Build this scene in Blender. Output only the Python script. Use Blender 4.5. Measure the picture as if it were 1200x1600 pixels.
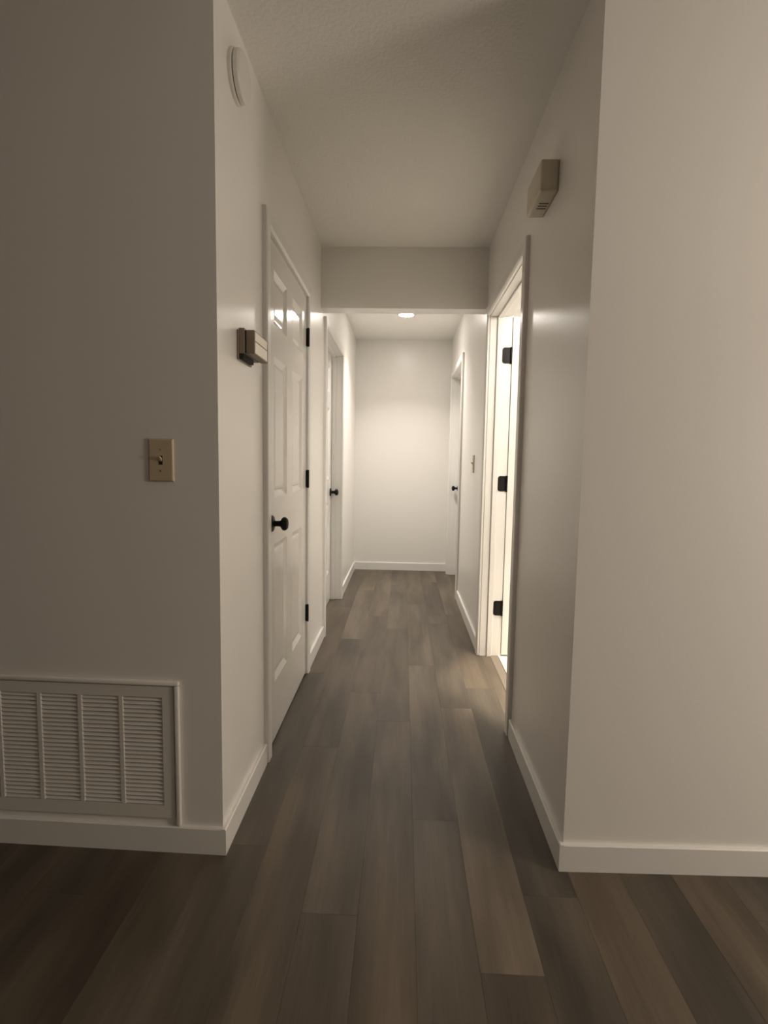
import bpy, bmesh, math, random
from mathutils import Vector, Matrix

random.seed(7)
SC = bpy.context.scene
COL = SC.collection
for o in list(bpy.data.objects):
    bpy.data.objects.remove(o)

# ------------------------------------------------------------------ camera
CAM_H, F_PX = 1.1751, 854.22
PITCH, YAW, ROLL = -0.0940, 0.0338, 0.0166
cd = bpy.data.cameras.new('camera')
cd.sensor_fit = 'VERTICAL'; cd.sensor_height = 36.0; cd.sensor_width = 27.0
cd.lens = F_PX / 1600.0 * 36.0
cd.clip_start = 0.02
cam = bpy.data.objects.new('camera', cd); COL.objects.link(cam)
cy, sy, cp, sp = math.cos(YAW), math.sin(YAW), math.cos(PITCH), math.sin(PITCH)
fwd = Vector((-sy * cp, cy * cp, sp)); rt = Vector((cy, sy, 0)); up = rt.cross(fwd)
r2 = rt * math.cos(ROLL) + up * math.sin(ROLL)
u2 = up * math.cos(ROLL) - rt * math.sin(ROLL)
cam.matrix_world = Matrix(((r2.x, u2.x, -fwd.x, 0), (r2.y, u2.y, -fwd.y, 0),
                           (r2.z, u2.z, -fwd.z, CAM_H), (0, 0, 0, 1)))
SC.camera = cam

# ------------------------------------------------------------------ world, lamps, exposure
W = bpy.data.worlds.new('world'); SC.world = W; W.use_nodes = True
bg = W.node_tree.nodes['Background']
bg.inputs[0].default_value = (0.9, 0.85, 0.78, 1); bg.inputs[1].default_value = 0.0
vs = SC.view_settings
vs.view_transform = 'Standard'; vs.look = 'None'; vs.gamma = 1.0
vs.use_curve_mapping = False
vs.exposure = 1.3

def lamp(name, kind, loc, power, color, size=0.1, target=None, **kw):
    d = bpy.data.lights.new(name, kind); d.energy = power; d.color = color
    if kind == 'AREA':
        d.shape = 'DISK'; d.size = size
    else:
        d.shadow_soft_size = size
    for k, v in kw.items():
        setattr(d, k, v)
    o = bpy.data.objects.new(name, d); COL.objects.link(o); o.location = loc
    if target is not None:
        o.rotation_euler = (Vector(target) - Vector(loc)).to_track_quat('-Z', 'Y').to_euler()
    return o

WARM = (1.0, 0.88, 0.75)
ROOM_LAMP = lamp('room_lamp', 'POINT', (2.75, 0.43, 1.30), 34.5, WARM, 0.28)
BATH_SPOT = lamp('bathroom_downlight', 'SPOT', (0.82, 2.86, 2.38), 122, (1.0, 0.88, 0.72), 0.05,
                 target=(0.82, 2.86, 0), spot_size=math.radians(30), spot_blend=0.5)
BATH_LAMP = lamp('bathroom_lamp', 'POINT', (1.35, 1.98, 2.05), 19.5, (1.0, 0.93, 0.84), 0.20)
HALL_EMIT = 54.0
HALL_LAMP = lamp('hall_downlight', 'AREA', (0.0, 4.83, 2.4105), 4.8, (1.0, 0.935, 0.85), 0.11,
                 target=(0.0, 4.83, 0), spread=math.radians(118))

# ------------------------------------------------------------------ measures (metres)
XL, XR = -0.5157, 0.4848            # hallway wall faces
YL, YR = 1.516, 1.507               # front corners
YE = 5.8225                         # end wall
YH, YHB, ZH = 3.384, 3.500, 2.0845  # dropped header
H = 2.44
T = 0.115                           # wall thickness
BH, BT = 0.081, 0.013               # baseboard
TAN = 0.021                         # front walls are a hair out of square

# ------------------------------------------------------------------ materials
def mat(name, color, rough=0.5, metal=0.0, bump=None, spec=0.5, coat=0.0):
    m = bpy.data.materials.new(name); m.use_nodes = True
    nt = m.node_tree; b = nt.nodes['Principled BSDF']
    b.inputs['Base Color'].default_value = (*color, 1)
    b.inputs['Roughness'].default_value = rough
    b.inputs['Metallic'].default_value = metal
    b.inputs['Specular IOR Level'].default_value = spec
    b.inputs['Coat Weight'].default_value = coat
    if bump:
        scale, dist, detail = bump
        tc = nt.nodes.new('ShaderNodeTexCoord')
        n = nt.nodes.new('ShaderNodeTexNoise'); n.inputs['Scale'].default_value = scale
        n.inputs['Detail'].default_value = detail
        bp = nt.nodes.new('ShaderNodeBump'); bp.inputs['Distance'].default_value = dist
        bp.inputs['Strength'].default_value = 1.0
        nt.links.new(tc.outputs['Object'], n.inputs['Vector'])
        nt.links.new(n.outputs['Fac'], bp.inputs['Height'])
        nt.links.new(bp.outputs['Normal'], b.inputs['Normal'])
    return m

M_WALL = mat('wall_paint', (0.885, 0.857, 0.815), 0.28, bump=(90, 0.0002, 2))
M_CEIL = mat('ceiling_texture', (0.88, 0.86, 0.82), 0.9, bump=(75, 0.003, 3))
M_ROOM = mat('room_paint', (0.42, 0.395, 0.36), 0.6)
M_TRIM = mat('trim_paint', (0.84, 0.82, 0.785), 0.30)
M_DOOR = mat('door_paint', (0.85, 0.83, 0.795), 0.17, bump=(40, 0.0004, 2))
M_BLACK = mat('black_metal', (0.005, 0.0045, 0.0045), 0.42, 0.0, spec=0.22)
M_IVORY = mat('ivory_plastic', (0.60, 0.50, 0.34), 0.35)
M_CREAM = mat('cream_plastic', (0.62, 0.55, 0.44), 0.4)
M_WHITEP = mat('white_plastic', (0.78, 0.75, 0.70), 0.4)
M_TAUPE = mat('taupe_plastic', (0.20, 0.155, 0.115), 0.45)
M_BEIGE = mat('beige_faceplate', (0.93, 0.85, 0.73), 0.16)
M_DARK = mat('dark_cavity', (0.02, 0.017, 0.014), 0.9)
M_GRILLE = mat('grille_enamel', (0.80, 0.77, 0.72), 0.4)
M_TILE = mat('bathroom_tile', (0.78, 0.72, 0.62), 0.3)
M_STRIP = mat('threshold_strip', (0.20, 0.165, 0.13), 0.45, bump=(60, 0.0005, 2))
M_SCREW = mat('screw_ivory', (0.42, 0.36, 0.26), 0.35, 0.4)

def emissive(name, color, strength):
    m = bpy.data.materials.new(name); m.use_nodes = True
    b = m.node_tree.nodes['Principled BSDF']
    b.inputs['Base Color'].default_value = (0.9, 0.9, 0.9, 1)
    b.inputs['Emission Color'].default_value = (*color, 1)
    b.inputs['Emission Strength'].default_value = strength
    return m
M_LENS = emissive('lit_lens', (1.0, 0.935, 0.85), HALL_EMIT)

def plank_material():
    m = bpy.data.materials.new('vinyl_plank'); m.use_nodes = True
    nt = m.node_tree; N, L = nt.nodes, nt.links
    b = N['Principled BSDF']
    tc = N.new('ShaderNodeTexCoord'); oi = N.new('ShaderNodeObjectInfo')
    off = N.new('ShaderNodeVectorMath'); off.operation = 'MULTIPLY_ADD'
    comb = N.new('ShaderNodeCombineXYZ')
    for i in range(3):
        L.new(oi.outputs['Random'], comb.inputs[i])
    L.new(comb.outputs[0], off.inputs[0]); off.inputs[1].default_value = (37, 53, 11)
    L.new(tc.outputs['Object'], off.inputs[2])
    def noise(sx, sy_, detail, rough, dist=0.0):
        mp = N.new('ShaderNodeMapping'); mp.inputs['Scale'].default_value = (sx, sy_, 1)
        L.new(off.outputs[0], mp.inputs['Vector'])
        n = N.new('ShaderNodeTexNoise'); n.inputs['Scale'].default_value = 1
        n.inputs['Detail'].default_value = detail; n.inputs['Roughness'].default_value = rough
        n.inputs['Distortion'].default_value = dist
        L.new(mp.outputs[0], n.inputs['Vector']); return n
    broad = noise(9, 1.5, 2.5, 0.5, 0.3)      # soft smoky patches along a plank
    streak = noise(60, 2.2, 5, 0.65, 0.2)     # grain streaks
    fine = noise(260, 9, 4, 0.7)              # pores
    def ramp(src, lo, hi, a=0.3, c=0.7):
        r = N.new('ShaderNodeMapRange'); r.inputs['From Min'].default_value = a
        r.inputs['From Max'].default_value = c
        r.inputs['To Min'].default_value = lo; r.inputs['To Max'].default_value = hi
        L.new(src.outputs['Fac'], r.inputs['Value']); return r
    r1 = ramp(broad, 0.62, 1.30); r2_ = ramp(streak, 0.90, 1.09); r3 = ramp(fine, 0.92, 1.07)
    m1 = N.new('ShaderNodeMath'); m1.operation = 'MULTIPLY'
    m2 = N.new('ShaderNodeMath'); m2.operation = 'MULTIPLY'
    L.new(r1.outputs[0], m1.inputs[0]); L.new(r2_.outputs[0], m1.inputs[1])
    L.new(m1.outputs[0], m2.inputs[0]); L.new(r3.outputs[0], m2.inputs[1])
    vm = N.new('ShaderNodeVectorMath'); vm.operation = 'SCALE'
    L.new(oi.outputs['Color'], vm.inputs[0]); L.new(m2.outputs[0], vm.inputs['Scale'])
    L.new(vm.outputs[0], b.inputs['Base Color'])
    b.inputs['Roughness'].default_value = 0.46
    b.inputs['Specular IOR Level'].default_value = 0.35
    bp = N.new('ShaderNodeBump'); bp.inputs['Distance'].default_value = 0.0006
    L.new(streak.outputs['Fac'], bp.inputs['Height']); L.new(bp.outputs[0], b.inputs['Normal'])
    return m
M_PLANK = plank_material()
M_SUB = mat('subfloor', (0.05, 0.042, 0.034), 0.8)

# ------------------------------------------------------------------ mesh helpers
def make(name, bm, material, parent=None, smooth=False, loc=None):
    bmesh.ops.recalc_face_normals(bm, faces=bm.faces[:])
    me = bpy.data.meshes.new(name); bm.to_mesh(me); bm.free()
    me.materials.append(material)
    if smooth:
        for p in me.polygons:
            p.use_smooth = True
        me.set_sharp_from_angle(angle=math.radians(35))
    o = bpy.data.objects.new(name, me); COL.objects.link(o)
    if parent:
        o.parent = parent
    if loc:
        o.location = loc
    return o

def box(bm, x0, x1, y0, y1, z0, z1, bevel=0.0, seg=1):
    vs_ = [bm.verts.new((x, y, z)) for x in (x0, x1) for y in (y0, y1) for z in (z0, z1)]
    q = [(0, 1, 3, 2), (4, 6, 7, 5), (0, 4, 5, 1), (2, 3, 7, 6), (0, 2, 6, 4), (1, 5, 7, 3)]
    fs = [bm.faces.new([vs_[i] for i in f]) for f in q]
    if bevel:
        es = list({e for f in fs for e in f.edges})
        bmesh.ops.bevel(bm, geom=es, offset=bevel, segments=seg, profile=0.5, affect='EDGES')

def lathe(bm, prof, axis='x', n=32, c=(0, 0, 0), sgn=1):
    """revolve (r, d) profile round an axis; d runs along the axis times sgn"""
    rings = []
    for r, d in prof:
        ring = []
        for i in range(n):
            a = 2 * math.pi * i / n
            u, v = r * math.cos(a), r * math.sin(a)
            p = {'x': (sgn * d, u, v), 'y': (u, sgn * d, v), 'z': (u, v, sgn * d)}[axis]
            ring.append(bm.verts.new((c[0] + p[0], c[1] + p[1], c[2] + p[2])))
        rings.append(ring)
    for a, b in zip(rings, rings[1:]):
        for i in range(n):
            j = (i + 1) % n
            bm.faces.new((a[i], a[j], b[j], b[i]))
    for ring in (rings[0], rings[-1]):
        bm.faces.new(ring)

def prism(bm, poly, axis, a0, a1):
    """extrude a 2-D polygon along an axis"""
    def P(u, v, t):
        return {'x': (t, u, v), 'y': (u, t, v), 'z': (u, v, t)}[axis]
    A = [bm.verts.new(P(u, v, a0)) for u, v in poly]
    B = [bm.verts.new(P(u, v, a1)) for u, v in poly]
    bm.faces.new(A); bm.faces.new(B[::-1])
    for i in range(len(poly)):
        j = (i + 1) % len(poly)
        bm.faces.new((A[i], A[j], B[j], B[i]))

def empty(name, loc):
    o = bpy.data.objects.new(name, None); COL.objects.link(o)
    o.location = loc; o.empty_display_size = 0.05
    return o

def tag(o, label, cat, group=None, kind=None):
    o['label'] = label; o['category'] = cat
    if group:
        o['group'] = group
    if kind:
        o['kind'] = kind
    return o

def struct(o, label, cat):
    return tag(o, label, cat, kind='structure')

# ------------------------------------------------------------------ floor
def floor():
    bm = bmesh.new()
    box(bm, -3.2, 3.9, -3.2, YE + 0.12, -0.12, -0.006)
    fl = struct(make('floor', bm, M_SUB), 'grey-brown wood-look plank floor running down the hallway', 'floor')
    PWD, PL, G = 0.148, 1.365, 0.00015
    cache = {}
    base = (0.128, 0.102, 0.075)
    # end-joint phase per row (row 0 spans x 0.053..0.201) and chosen tones per plank
    phase = {0: 1.70, 1: 1.165, 2: 1.40, -1: 1.01, -2: 1.31, -3: 0.77, -4: 1.55, 3: 0.95}
    tone = {(1, 0): 1.30, (1, 1): 0.98, (0, -1): 0.93, (0, 0): 1.10, (0, 1): 1.12, (0, 2): 0.86,
            (-1, 0): 1.08, (-1, 1): 0.90, (-1, 2): 1.05, (-2, 0): 1.04, (-2, 1): 0.93, (-2, 2): 1.0,
            (-3, 0): 0.95, (-3, 1): 0.92, (-3, 2): 1.08, (2, 0): 0.80, (2, 1): 0.92, (2, -1): 0.78,
            (-4, 0): 0.85, (3, 0): 0.9, (1, -1): 0.78, (-1, -1): 0.92, (-2, -1): 0.98}
    for r in range(-15, 14):
        x0 = 0.053 + r * PWD
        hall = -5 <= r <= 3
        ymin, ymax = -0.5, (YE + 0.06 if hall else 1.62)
        ph = phase.get(r, random.uniform(0, PL))
        k = int(math.floor((ymin - ph) / PL))
        while ph + k * PL < ymax:
            a, b = max(ymin, ph + k * PL), min(ymax, ph + (k + 1) * PL)
            if b - a > 0.02:
                key = round(b - a, 4)
                if key not in cache:
                    bm = bmesh.new()
                    hx, hy = PWD / 2 - G, key / 2 - G
                    box(bm, -hx, hx, -hy, hy, -0.006, 0.0)
                    es = [e for e in bm.edges if all(v.co.z > -0.001 for v in e.verts)]
                    bmesh.ops.bevel(bm, geom=es, offset=0.0003, segments=1, affect='EDGES')
                    bmesh.ops.recalc_face_normals(bm, faces=bm.faces[:])
                    me = bpy.data.meshes.new('plank'); bm.to_mesh(me); bm.free()
                    me.materials.append(M_PLANK); cache[key] = me
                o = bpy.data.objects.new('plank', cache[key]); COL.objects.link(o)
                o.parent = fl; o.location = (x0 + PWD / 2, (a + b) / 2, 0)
                t = tone.get((r, k), random.uniform(0.86, 1.06) if hall else random.uniform(0.72, 0.98))  # front-room rows coloured darker, shade on that floor put into plank tone
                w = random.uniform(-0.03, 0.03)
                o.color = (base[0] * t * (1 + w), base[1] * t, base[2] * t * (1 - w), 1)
            k += 1
    return fl
floor()

# ------------------------------------------------------------------ walls
# door openings along the hallway (inside faces of the jambs)
A0, A1, AZ = 2.062, 2.888, 2.006    # left near, closed
B0, B1, BZ = 3.572, 4.515, 2.010    # left far, slab recessed
C0, C1, CZ = 2.330, 3.252, 2.010    # right near, open into the lit room
D0, D1, DZ = 4.665, 5.640, 2.010    # right far, slab recessed
JT = 0.018                          # jamb board thickness
CW, CT = 0.060, 0.019               # casing width, thickness

def wall_along_y(name, x0, x1, y0, y1, holes, label):
    bm = bmesh.new(); y = y0
    for a, b, z in holes:
        box(bm, x0, x1, y, a - JT, 0, H)
        box(bm, x0, x1, a - JT, b + JT, z + JT, H)
        y = b + JT
    box(bm, x0, x1, y, y1, 0, H)
    return struct(make(name, bm, M_WALL), label, 'wall')

wall_along_y('wall_left', XL - T, XL, YL + T, YE, [(A0, A1, AZ), (B0, B1, BZ)],
             'warm white left hallway wall holding the six-panel door')
wall_along_y('wall_right', XR, XR + T, YR + T, YE, [(C0, C1, CZ), (D0, D1, DZ)],
             'warm white right hallway wall holding the open doorway')
bm = bmesh.new(); box(bm, XL - T, XR + T, YE, YE + 0.1, 0, H)
struct(make('wall_end', bm, M_WALL), 'blank cream wall closing the far end of the hallway', 'wall')

def skew(bm, x_ref, s):
    for v in bm.verts:
        if v.co.y < YL + 0.06 or abs(v.co.x - x_ref) > 0.01:
            v.co.y += abs(v.co.x - x_ref) * TAN

# front-left wall with the hole for the return grille
GX0, GX1, GZ0, GZ1 = -1.335, -0.680, 0.128, 0.488
bm = bmesh.new(); y0, y1 = YL, YL + T
box(bm, GX1, XL, y0, y1, 0, H)
box(bm, GX0, GX1, y0, y1, 0, GZ0); box(bm, GX0, GX1, y0, y1, GZ1, H)
box(bm, -3.1, GX0, y0, y1, 0, H)
skew(bm, XL, 1)
struct(make('wall_front_left', bm, M_WALL), 'shadowed wall left of the hallway opening, above the vent grille', 'wall')
bm = bmesh.new(); box(bm, XR, 3.8, YR, YR + T, 0, H); skew(bm, XR, 1)
struct(make('wall_front_right', bm, M_WALL), 'blank lit wall right of the hallway opening', 'wall')
# rest of the front room, behind the camera
bm = bmesh.new(); box(bm, -3.2, -3.1, -3.1, YL + 0.3, 0, H)
struct(make('wall_room_left', bm, M_ROOM), 'left side wall of the front room', 'wall')
bm = bmesh.new(); box(bm, 3.8, 3.9, -3.1, YR + 0.3, 0, H)
struct(make('wall_room_right', bm, M_ROOM), 'right side wall of the front room', 'wall')
bm = bmesh.new(); box(bm, -3.2, 3.9, -3.2, -3.1, 0, H)
struct(make('wall_room_back', bm, M_ROOM), 'back wall of the front room', 'wall')

bm = bmesh.new(); box(bm, -3.2, 3.9, -3.2, YE + 0.1, H, H + 0.1)
struct(make('ceiling', bm, M_CEIL), 'textured white ceiling over room and near hallway', 'ceiling')
H2 = 2.424
bm = bmesh.new(); box(bm, XL, XR, YHB - 0.02, YE, H2, H - 0.0005)
struct(make('ceiling_hall', bm, M_CEIL), 'lower white ceiling beyond the header, holding the lit lamp', 'ceiling')
bm = bmesh.new(); box(bm, XL, XR, YH, YHB, ZH, H - 0.0005)
struct(make('wall_header', bm, M_WALL), 'dropped header wall crossing the hallway below the ceiling', 'header')

# ------------------------------------------------------------------ baseboards
def bb_profile():
    return [(0, 0), (BT, 0), (BT, BH - 0.003), (BT - 0.003, BH), (0, BH)]

def base_y(name, xf, s, spans, label):
    """boards along y on a wall face xf; s = direction into the room"""
    root = None
    for a, b in spans:
        bm = bmesh.new()
        prism(bm, [(xf + s * u, z) for u, z in bb_profile()], 'y', a, b)
        o = make(name if root is None else 'board', bm, M_TRIM, root)
        if root is None:
            root = struct(o, label, 'baseboard')
base_y('baseboard_left', XL, 1, [(YL - BT, A0 - CW - 0.006), (A1 + CW + 0.006, B0 - CW - 0.006),
       (B1 + CW + 0.006, YE)], 'white baseboard along the left hallway wall')
base_y('baseboard_right', XR, -1, [(YR - BT, C0 - CW - 0.006), (C1 + CW + 0.006, D0 - CW - 0.006),
       (D1 + CW + 0.006, YE)], 'white baseboard along the right hallway wall')

def base_x(name, yf, xa, xb, label, x_ref=None):
    bm = bmesh.new()
    prism(bm, [(yf - u, z) for u, z in bb_profile()], 'x', xa, xb)
    if x_ref is not None:
        skew(bm, x_ref, 1)
    struct(make(name, bm, M_TRIM), label, 'baseboard')
base_x('baseboard_front_left', YL, -3.1, XL + 0.0005, 'white baseboard under the vent grille', XL)
base_x('baseboard_front_right', YR, XR - 0.0005, 3.8, 'white baseboard under the lit right front wall', XR)
base_x('baseboard_end', YE, XL + BT, XR - BT, 'white baseboard across the far end wall')

# ------------------------------------------------------------------ doors
def casing_set(parent, s, w, h, d_sign, x_off=0.0):
    """side and head casings round an opening 0..w, 0..h (local y, z); d_sign = hall direction"""
    prof = [(0.004, 0), (0.004, CT - 0.007), (0.008, CT - 0.003), (0.014, CT), (CW - 0.004, CT),
            (CW, CT - 0.004), (CW, 0)]
    def seg(name, pts):
        bm = bmesh.new(); rings = []
        for f in pts:
            rings.append([bm.verts.new((x_off + d_sign * d, *f(u))) for u, d in prof])
        for a, b in zip(rings, rings[1:]):
            n = len(prof)
            for i in range(n):
                j = (i + 1) % n
                bm.faces.new((a[i], a[j], b[j], b[i]))
        bm.faces.new(rings[0]); bm.faces.new(rings[-1])
        make(name, bm, M_TRIM, parent)
    seg('side_casing', [lambda u: (-u, 0.002), lambda u: (-u, h + u)])
    seg('head_casing', [lambda u: (-u, h + u), lambda u: (w + u, h + u)])
    seg('side_casing', [lambda u: (w + u, h + u), lambda u: (w + u, 0.002)])

def jamb_set(parent, w, h, ds, stop_d):
    """jamb boards lining the wall thickness; stop strip between two depths (into the wall)"""
    e = 0.0005
    for a, b, za, zb in ((-JT, 0, 0.001, h), (w, w + JT, 0.001, h), (-JT, w + JT, h, h + JT)):
        bm = bmesh.new(); box(bm, *sorted((-ds * e, -ds * (T - e))), a + e, b - e, za, zb - e)
        make('jamb', bm, M_TRIM, parent)
    if stop_d:
        p, q = stop_d
        st = 0.011
        for a, b, za, zb in ((e, st, 0.001, h - e), (w - st, w - e, 0.001, h - e), (st, w - st, h - st, h - e)):
            bm = bmesh.new(); box(bm, *sorted((-ds * p, -ds * q)), a, b, za, zb, 0.0015)
            make('door_stop', bm, M_TRIM, parent)

TH = 0.035
PZ = [(0.243, 0.820), (1.008, 1.568), (1.690, 1.893)]      # panel rows on the slab
def slab(parent, w, h, loc, rot=0.0):
    """six-panel slab, local x = thickness (0..-TH), local y 0..w, z 0..h"""
    st, mid = 0.112, 0.122
    pw = (w - 2 * st - mid) / 2
    PY = [(st, st + pw), (st + pw + mid, w - st)]
    ys = [0.0, PY[0][0], PY[0][1], PY[1][0], PY[1][1], w]
    zs = [0.0] + [z for p in PZ for z in p] + [h]
    bm = bmesh.new()
    for x in (0.0, -TH):
        for i in range(5):
            for j in range(7):
                if i in (1, 3) and j in (1, 3, 5):
                    continue
                bm.faces.new([bm.verts.new((x, a, b)) for a, b in
                              ((ys[i], zs[j]), (ys[i + 1], zs[j]), (ys[i + 1], zs[j + 1]), (ys[i], zs[j + 1]))])
    for a, b in (((0, 0), (w, 0)), ((w, 0), (w, h)), ((w, h), (0, h)), ((0, h), (0, 0))):
        bm.faces.new([bm.verts.new(p) for p in ((0, *a), (0, *b), (-TH, *b), (-TH, *a))])
    bmesh.ops.remove_doubles(bm, verts=bm.verts[:], dist=0.00005)
    s = make('door_slab', bm, M_DOOR, parent); s.location = loc; s.rotation_euler = (0, 0, rot)
    rings = [(0.0, 0.0), (0.003, 0.0022), (0.022, 0.0112), (0.028, 0.0118), (0.034, 0.0085), (0.044, 0.0070)]
    for (za, zb) in PZ:
        for (ya, yb) in PY:
            bm = bmesh.new()
            for x, sg in ((0.0, -1), (-TH, 1)):
                prev = None
                for ins, dep in rings:
                    cur = [bm.verts.new((x + sg * dep, y, z)) for y, z in
                           ((ya + ins, za + ins), (yb - ins, za + ins), (yb - ins, zb - ins), (ya + ins, zb - ins))]
                    if prev:
                        for i in range(4):
                            k = (i + 1) % 4
                            bm.faces.new((prev[i], prev[k], cur[k], cur[i]))
                    prev = cur
                bm.faces.new(prev)
            make('panel', bm, M_DOOR, s)
    return s

KNOB = [(0.0, 0.068), (0.010, 0.0675), (0.018, 0.0655), (0.0245, 0.060), (0.0272, 0.053), (0.0260, 0.047),
        (0.021, 0.042), (0.0145, 0.0385), (0.0115, 0.034), (0.0110, 0.018), (0.0130, 0.012), (0.016, 0.0105)]
ROSE = [(0.0, 0.0112), (0.020, 0.0110), (0.0275, 0.0095), (0.0325, 0.0055), (0.0335, 0.0), (0.0, 0.0)]
def knob(parent, sgn, x, y, z):
    bm = bmesh.new()
    lathe(bm, [(max(r, 0.0004), d) for r, d in KNOB], 'x', 28, (0, 0, 0), sgn)
    k = make('knob', bm, M_BLACK, parent, True, (x, y, z)); k['label'] = 'black round knob'
    bm = bmesh.new()
    lathe(bm, [(max(r, 0.0004), d) for r, d in ROSE], 'x', 28, (0, 0, 0), sgn)
    make('rosette', bm, M_BLACK, k, True)
    return k

def hinge_barrel(parent, x, y, z, hh=0.090, r=0.0068):
    bm = bmesh.new()
    lathe(bm, [(0.0004, -hh / 2 - 0.003), (r * .8, -hh / 2 - 0.002), (r * .8, -hh / 2), (r, -hh / 2), (r, -hh / 6 - .0006),
               (r * .93, -hh / 6), (r, -hh / 6 + .0006), (r, hh / 6 - .0006), (r * .93, hh / 6), (r, hh / 6 + .0006),
               (r, hh / 2), (r * .8, hh / 2), (r * .8, hh / 2 + .002), (.0004, hh / 2 + .003)], 'z', 16)
    o = make('hinge', bm, M_BLACK, parent, True, (x, y, z)); o['label'] = 'black metal hinge'
    return o

# --- door A: near left, closed, knob near, hinges far
dA = struct(empty('door_1', (XL, A0, 0)), 'closed white six-panel door on the left, black knob and three hinges', 'door')
wA = A1 - A0
casing_set(dA, 1, wA, AZ, 1)
jamb_set(dA, wA, AZ, 1, (0.040, 0.075))
slab(dA, wA - 0.006, AZ - 0.003 - 0.010, (0.000, 0.003, 0.010))
knob(dA, 1, 0.0, 0.064, 0.920)
bm = bmesh.new(); box(bm, -0.001, 0.0035, -0.0035, 0.004, 0.889, 0.948, 0.001)
make('strike_plate', bm, M_BLACK, dA)['label'] = 'black strike plate'
for z in (1.803, 1.071, 0.3455):
    hg = hinge_barrel(dA, 0.0115, wA - 0.001, z)
    bm = bmesh.new(); box(bm, -0.012, 0.0005, -0.0008, 0.0012, -0.045, 0.045)
    make('leaf', bm, M_BLACK, hg)

# --- door B: far left, slab on the room side
dB = struct(empty('door_2', (XL, B0, 0)), 'far left white door set deep in its frame, small black knob', 'door')
wB = B1 - B0
casing_set(dB, 1, wB, BZ, 1)
jamb_set(dB, wB, BZ, 1, (0.045, 0.078))
slab(dB, wB - 0.006, BZ - 0.013, (-0.079, 0.003, 0.010))
knob(dB, 1, -0.079, wB - 0.064, 0.910)

# --- door C: near right, opened a right angle into the lit room
dC = struct(empty('door_3', (XR, C0, 0)), 'right doorway with white door standing open into a lit room', 'door')
wC = C1 - C0
casing_set(dC, 1, wC, CZ, -1)
casing_set(dC, 1, wC, CZ, 1, T)
jamb_set(dC, wC, CZ, -1, (0.042, 0.071))
slab(dC, wC - 0.010, CZ - 0.015, (T + 0.016, wC - 0.004, 0.012), -math.pi / 2)
for z in (1.790, 1.050, 0.300):
    hg = hinge_barrel(dC, T + 0.010, wC - 0.004, z)
    bm = bmesh.new()
    # leaf with rounded corners let into the jamb rebate
    x0, x1, zz, rr = 0.0745, T + 0.003, 0.045, 0.014
    poly = [(x1 - T - .010, -zz), (x1 - T - .010, zz)]
    for a in range(90, 181, 15):
        poly.append((x0 + rr - T - .010 + rr * math.cos(math.radians(a)), zz - rr + rr * math.sin(math.radians(a))))
    for a in range(180, 271, 15):
        poly.append((x0 + rr - T - .010 + rr * math.cos(math.radians(a)), -zz + rr + rr * math.sin(math.radians(a))))
    prism(bm, poly, 'y', 0.0012, 0.0036)
    make('leaf', bm, M_BLACK, hg)
bm = bmesh.new()
prism(bm, [(0.062, 0.0), (0.066, 0.005), (0.108, 0.005), (0.112, 0.0)], 'y', 0.001, wC - 0.001)
make('threshold', bm, M_STRIP, dC)['label'] = 'grey-brown threshold strip'

# --- door D: far right, slab on the room side
dD = struct(empty('door_4', (XR, D0, 0)), 'far right white door next to the end wall, small black knob', 'door')
wD = D1 - D0
casing_set(dD, 1, wD, DZ, -1)
jamb_set(dD, wD, DZ, -1, (0.045, 0.078))
slab(dD, wD - 0.006, DZ - 0.013, (0.079 + TH, 0.003, 0.010))
knob(dD, -1, 0.079, wD - 0.064, 0.905)

# ------------------------------------------------------------------ lit room behind door C
bx0, bx1, by0, by1 = XR + T, 2.5, 1.75, 4.3
bm = bmesh.new(); box(bm, bx0, bx1, by0, by1, 0.0003, 0.003)
struct(make('floor_bathroom', bm, M_TILE), 'pale tile floor seen through the right doorway', 'floor')
bm = bmesh.new(); box(bm, bx1, bx1 + 0.1, by0 - 0.1, by1 + 0.1, 0, H)
struct(make('wall_bathroom_right', bm, M_WALL), 'far wall of the lit side room', 'wall')
bm = bmesh.new(); box(bm, bx0, bx1, by1, by1 + 0.1, 0, H)
struct(make('wall_bathroom_back', bm, M_WALL), 'back wall of the lit side room behind the open door', 'wall')
bm = bmesh.new(); box(bm, bx0, bx1, by0 - 0.1, by0, 0, H)
struct(make('wall_bathroom_front', bm, M_WALL), 'front wall of the lit side room', 'wall')

# ------------------------------------------------------------------ recessed hall lamp
LX, LY, LR = 0.000, 4.83, 0.062
lt = tag(empty('recessed_light', (LX, LY, H2)), 'small round lit ceiling lamp at the far end of the hallway', 'ceiling lamp')
bm = bmesh.new()
lathe(bm, [(LR, -0.001), (LR, 0.005), (LR + 0.004, 0.007), (LR + 0.016, 0.006), (LR + 0.020, 0.001), (LR + 0.02, 0.0)],
      'z', 40, (0, 0, 0), -1)
bmesh.ops.delete(bm, geom=[f for f in bm.faces if len(f.verts) > 4], context='FACES')
make('trim_ring', bm, M_WHITEP, lt, True)
bm = bmesh.new()
lathe(bm, [(LR - 0.0005, 0.001), (LR - 0.001, 0.0045), (LR * 0.8, 0.0075), (LR * 0.5, 0.009), (0.0005, 0.0095)], 'z', 40, (0, 0, 0), -1)
make('lens', bm, M_LENS, lt, True)['label'] = 'glowing diffuser lens'

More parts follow.
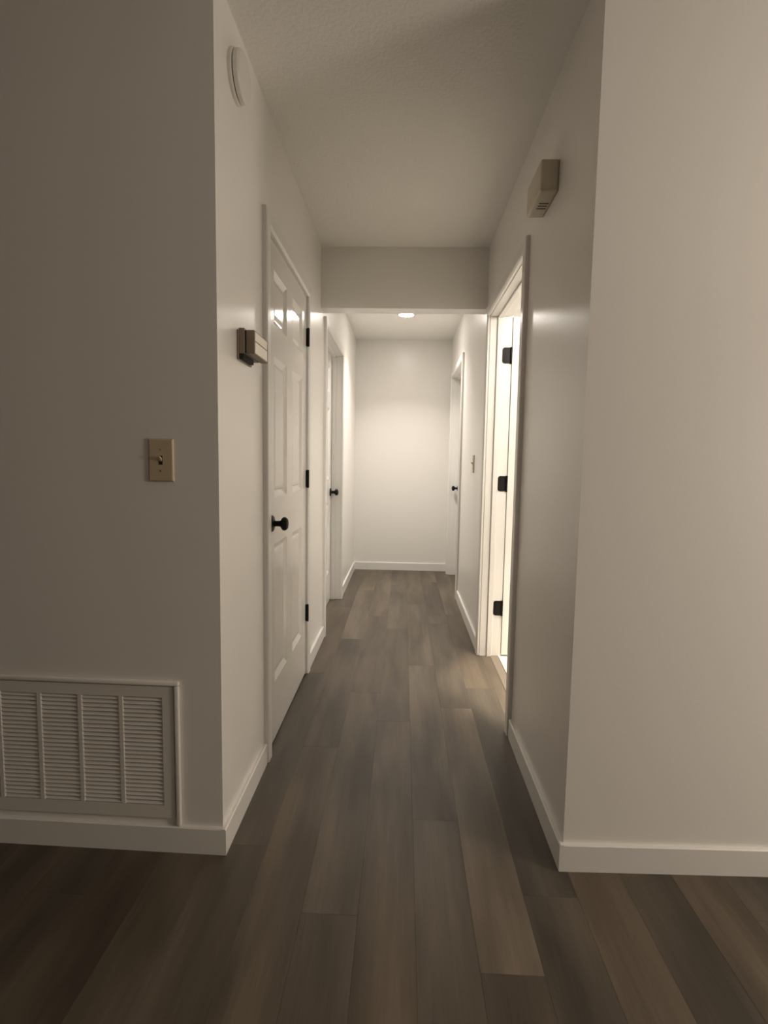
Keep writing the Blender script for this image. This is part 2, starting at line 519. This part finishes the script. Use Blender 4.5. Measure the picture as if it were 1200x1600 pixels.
# ------------------------------------------------------------------ smoke detector
sd = tag(empty('smoke_detector', (XL, 1.695, 2.284)), 'round white smoke detector high on the left hallway wall', 'smoke detector')
bm = bmesh.new()
lathe(bm, [(0.0005, 0.0005), (0.070, 0.0005), (0.0705, 0.009), (0.066, 0.011), (0.0005, 0.011)], 'x', 48)
make('mounting_base', bm, M_WHITEP, sd, True)
bm = bmesh.new()
lathe(bm, [(0.0005, 0.011), (0.062, 0.011), (0.062, 0.014), (0.0005, 0.014)], 'x', 48)
make('vent_gap', bm, M_DARK, sd, True)['label'] = 'dark smoke inlet gap'
bm = bmesh.new()
lathe(bm, [(0.0005, 0.014), (0.067, 0.014), (0.067, 0.026), (0.062, 0.032), (0.050, 0.034), (0.0005, 0.035)], 'x', 48)
make('cover', bm, M_WHITEP, sd, True)

# ------------------------------------------------------------------ thermostat
tm = tag(empty('thermostat', (XL, 1.78, 1.53)), 'beige boxy thermostat beside the closed left door', 'thermostat')
bm = bmesh.new(); box(bm, 0.0005, 0.006, -0.089, 0.060, -0.054, 0.036, 0.002)
make('wall_plate', bm, M_TAUPE, tm)
bm = bmesh.new(); box(bm, 0.006, 0.024, -0.088, 0.080, -0.036, 0.040, 0.001)
make('base', bm, M_TAUPE, tm)
bm = bmesh.new(); box(bm, 0.0262, 0.053, -0.080, 0.090, -0.036, 0.036, 0.0015)
make('cover', bm, M_TAUPE, tm)
bm = bmesh.new(); box(bm, 0.0235, 0.0265, -0.083, 0.078, -0.033, 0.034)
make('joint', bm, M_DARK, tm)['label'] = 'dark joint behind the cover'
bm = bmesh.new(); box(bm, 0.052, 0.0537, -0.072, 0.073, 0.0052, 0.0318, 0.0006)
make('face_panel', bm, M_BEIGE, tm)['label'] = 'pale beige face panel'
bm = bmesh.new(); box(bm, 0.052, 0.0537, -0.072, 0.073, -0.0320, 0.0012, 0.0006)
make('face_panel', bm, M_BEIGE, tm)['label'] = 'pale beige face panel'
bm = bmesh.new(); box(bm, 0.006, 0.020, -0.084, 0.030, -0.052, -0.0365, 0.001)
make('lever_slot', bm, M_DARK, tm)['label'] = 'dark opening underneath'

# ------------------------------------------------------------------ door chime box
dc = tag(empty('door_chime', (XR, 1.975, 2.102)), 'cream chime box with three slots high on the right wall', 'door chime')
bm = bmesh.new(); box(bm, -0.060, -0.0018, -0.100, 0.102, -0.050, 0.050, 0.007, 3)
make('cover', bm, M_CREAM, dc, True)
bm = bmesh.new(); box(bm, -0.0018, -0.0003, -0.098, 0.100, -0.048, 0.048)
make('back_plate', bm, M_CREAM, dc)
for i in range(3):
    bm = bmesh.new(); y = -0.012 + i * 0.019
    box(bm, -0.042, -0.010, y - 0.0034, y + 0.0034, -0.0506, -0.048, 0.0004)
    make('slot', bm, M_DARK, dc)

# ------------------------------------------------------------------ light switches
def switch(loc, rotz, label):
    """toggle switch; local -y faces out of the wall"""
    t = tag(empty('light_switch', loc), label, 'light switch')
    t.rotation_euler = (0, 0, rotz)
    bm = bmesh.new()
    w, h_, d = 0.0365, 0.0600, 0.0065
    a = [(-w, 0, -h_), (w, 0, -h_), (w, 0, h_), (-w, 0, h_)]
    prev = None
    for ins, y in ((0, -0.0004), (0, -0.003), (0.0025, -0.0055), (0.005, -d)):
        cur = [bm.verts.new((math.copysign(abs(x) - ins, x), y, math.copysign(abs(z) - ins, z))) for x, _, z in a]
        if prev:
            for i in range(4):
                k = (i + 1) % 4; bm.faces.new((prev[i], prev[k], cur[k], cur[i]))
        else:
            bm.faces.new(cur)
        prev = cur
    bm.faces.new(prev)
    make('plate', bm, M_IVORY, t)
    bm = bmesh.new(); box(bm, -0.0055, 0.0055, -0.0069, -0.006, -0.0125, 0.0125, 0.0003)
    make('toggle_slot', bm, M_DARK, t)['label'] = 'dark toggle opening'
    bm = bmesh.new()
    prism(bm, [(-0.0060, -0.004), (-0.0060, 0.006), (-0.0185, 0.0125), (-0.0205, 0.0085)], 'x', -0.0042, 0.0042)
    bmesh.ops.bevel(bm, geom=bm.edges[:], offset=0.0008, segments=1, affect='EDGES')
    make('toggle', bm, M_IVORY, t)
    for z in (-0.030, 0.030):
        bm = bmesh.new(); lathe(bm, [(0.0004, 0.0062), (0.0030, 0.0062), (0.0026, 0.0074), (0.0004, 0.0077)], 'y', 14, (0, 0, z), -1)
        make('screw', bm, M_SCREW, t, True)
sx = -0.6785
switch((sx, YL + (XL - sx) * TAN, 1.1655), -math.atan(TAN), 'ivory toggle switch on the shadowed front wall above the vent grille')
switch((XR, 3.81, 1.161), -math.pi / 2, 'ivory toggle switch on the right wall between the two doors')

# ------------------------------------------------------------------ return air grille
gy = YL + (XL - -0.95) * TAN
gr = tag(empty('return_air_grille', (-0.95, gy, 0)), 'white louvered return air vent grille low on the front left wall', 'vent grille')
gr.rotation_euler = (0, 0, -math.atan(TAN))
X = lambda x: x + 0.95
# painted quarter-round frame
for nm, (a, b, c, d) in (('frame_moulding', (-1.390, -0.6385, 0.5120, 0.5265)),
                         ('frame_moulding', (-0.6535, -0.6385, 0.0815, 0.5120)),
                         ('frame_moulding', (-1.390, -1.375, 0.0815, 0.5120))):
    bm = bmesh.new(); box(bm, X(a), X(b), -0.012, -0.0003, c, d, 0.004, 3)
    make(nm, bm, M_WALL, gr, True)
# flange: four bars around the louvre field, and the column bars
gx0, gx1, gz0, gz1 = -1.372, -0.6565, 0.1035, 0.5090
fx0, fx1, fz0, fz1 = -1.314, -0.690, 0.1430, 0.4755
bm = bmesh.new()
for a, b, c, d in ((gx0, gx1, fz1, gz1), (gx0, gx1, gz0, fz0), (gx0, fx0, fz0, fz1), (fx1, gx1, fz0, fz1)):
    box(bm, X(a), X(b), -0.0065, -0.0005, c, d)
bmesh.ops.remove_doubles(bm, verts=bm.verts[:], dist=1e-5)
make('flange', bm, M_GRILLE, gr)
cols = 5; pitch = (fx1 - fx0) / cols; bw = 0.013
for i in range(1, cols):
    x = fx0 + i * pitch
    bm = bmesh.new(); box(bm, X(x) - bw / 2, X(x) + bw / 2, -0.0065, -0.0005, fz0, fz1, 0.0008)
    make('column_bar', bm, M_GRILLE, gr)
bm = bmesh.new(); box(bm, X(fx0) - 0.004, X(fx1) + 0.004, 0.020, 0.024, fz0 - 0.004, fz1 + 0.004)
make('duct_backing', bm, M_DARK, gr)['label'] = 'dark duct behind the louvres'
NS = 26; sp_ = (fz1 - fz0) / NS
sw = pitch - 0.0015
bm = bmesh.new()
prism(bm, [(-0.0058, -0.0058), (-0.0048, -0.0062), (0.0036, 0.0032), (0.0030, 0.0040)], 'x', -sw / 2, sw / 2)
proto = make('slat', bm, M_GRILLE, gr)
first = True
for i in range(cols):
    for j in range(NS):
        o = proto if first else proto.copy()
        if not first:
            COL.objects.link(o); o.parent = gr
        first = False
        o.location = (X(fx0) + (i + 0.5) * pitch, 0, fz0 + (j + 0.5) * sp_ + 0.002)
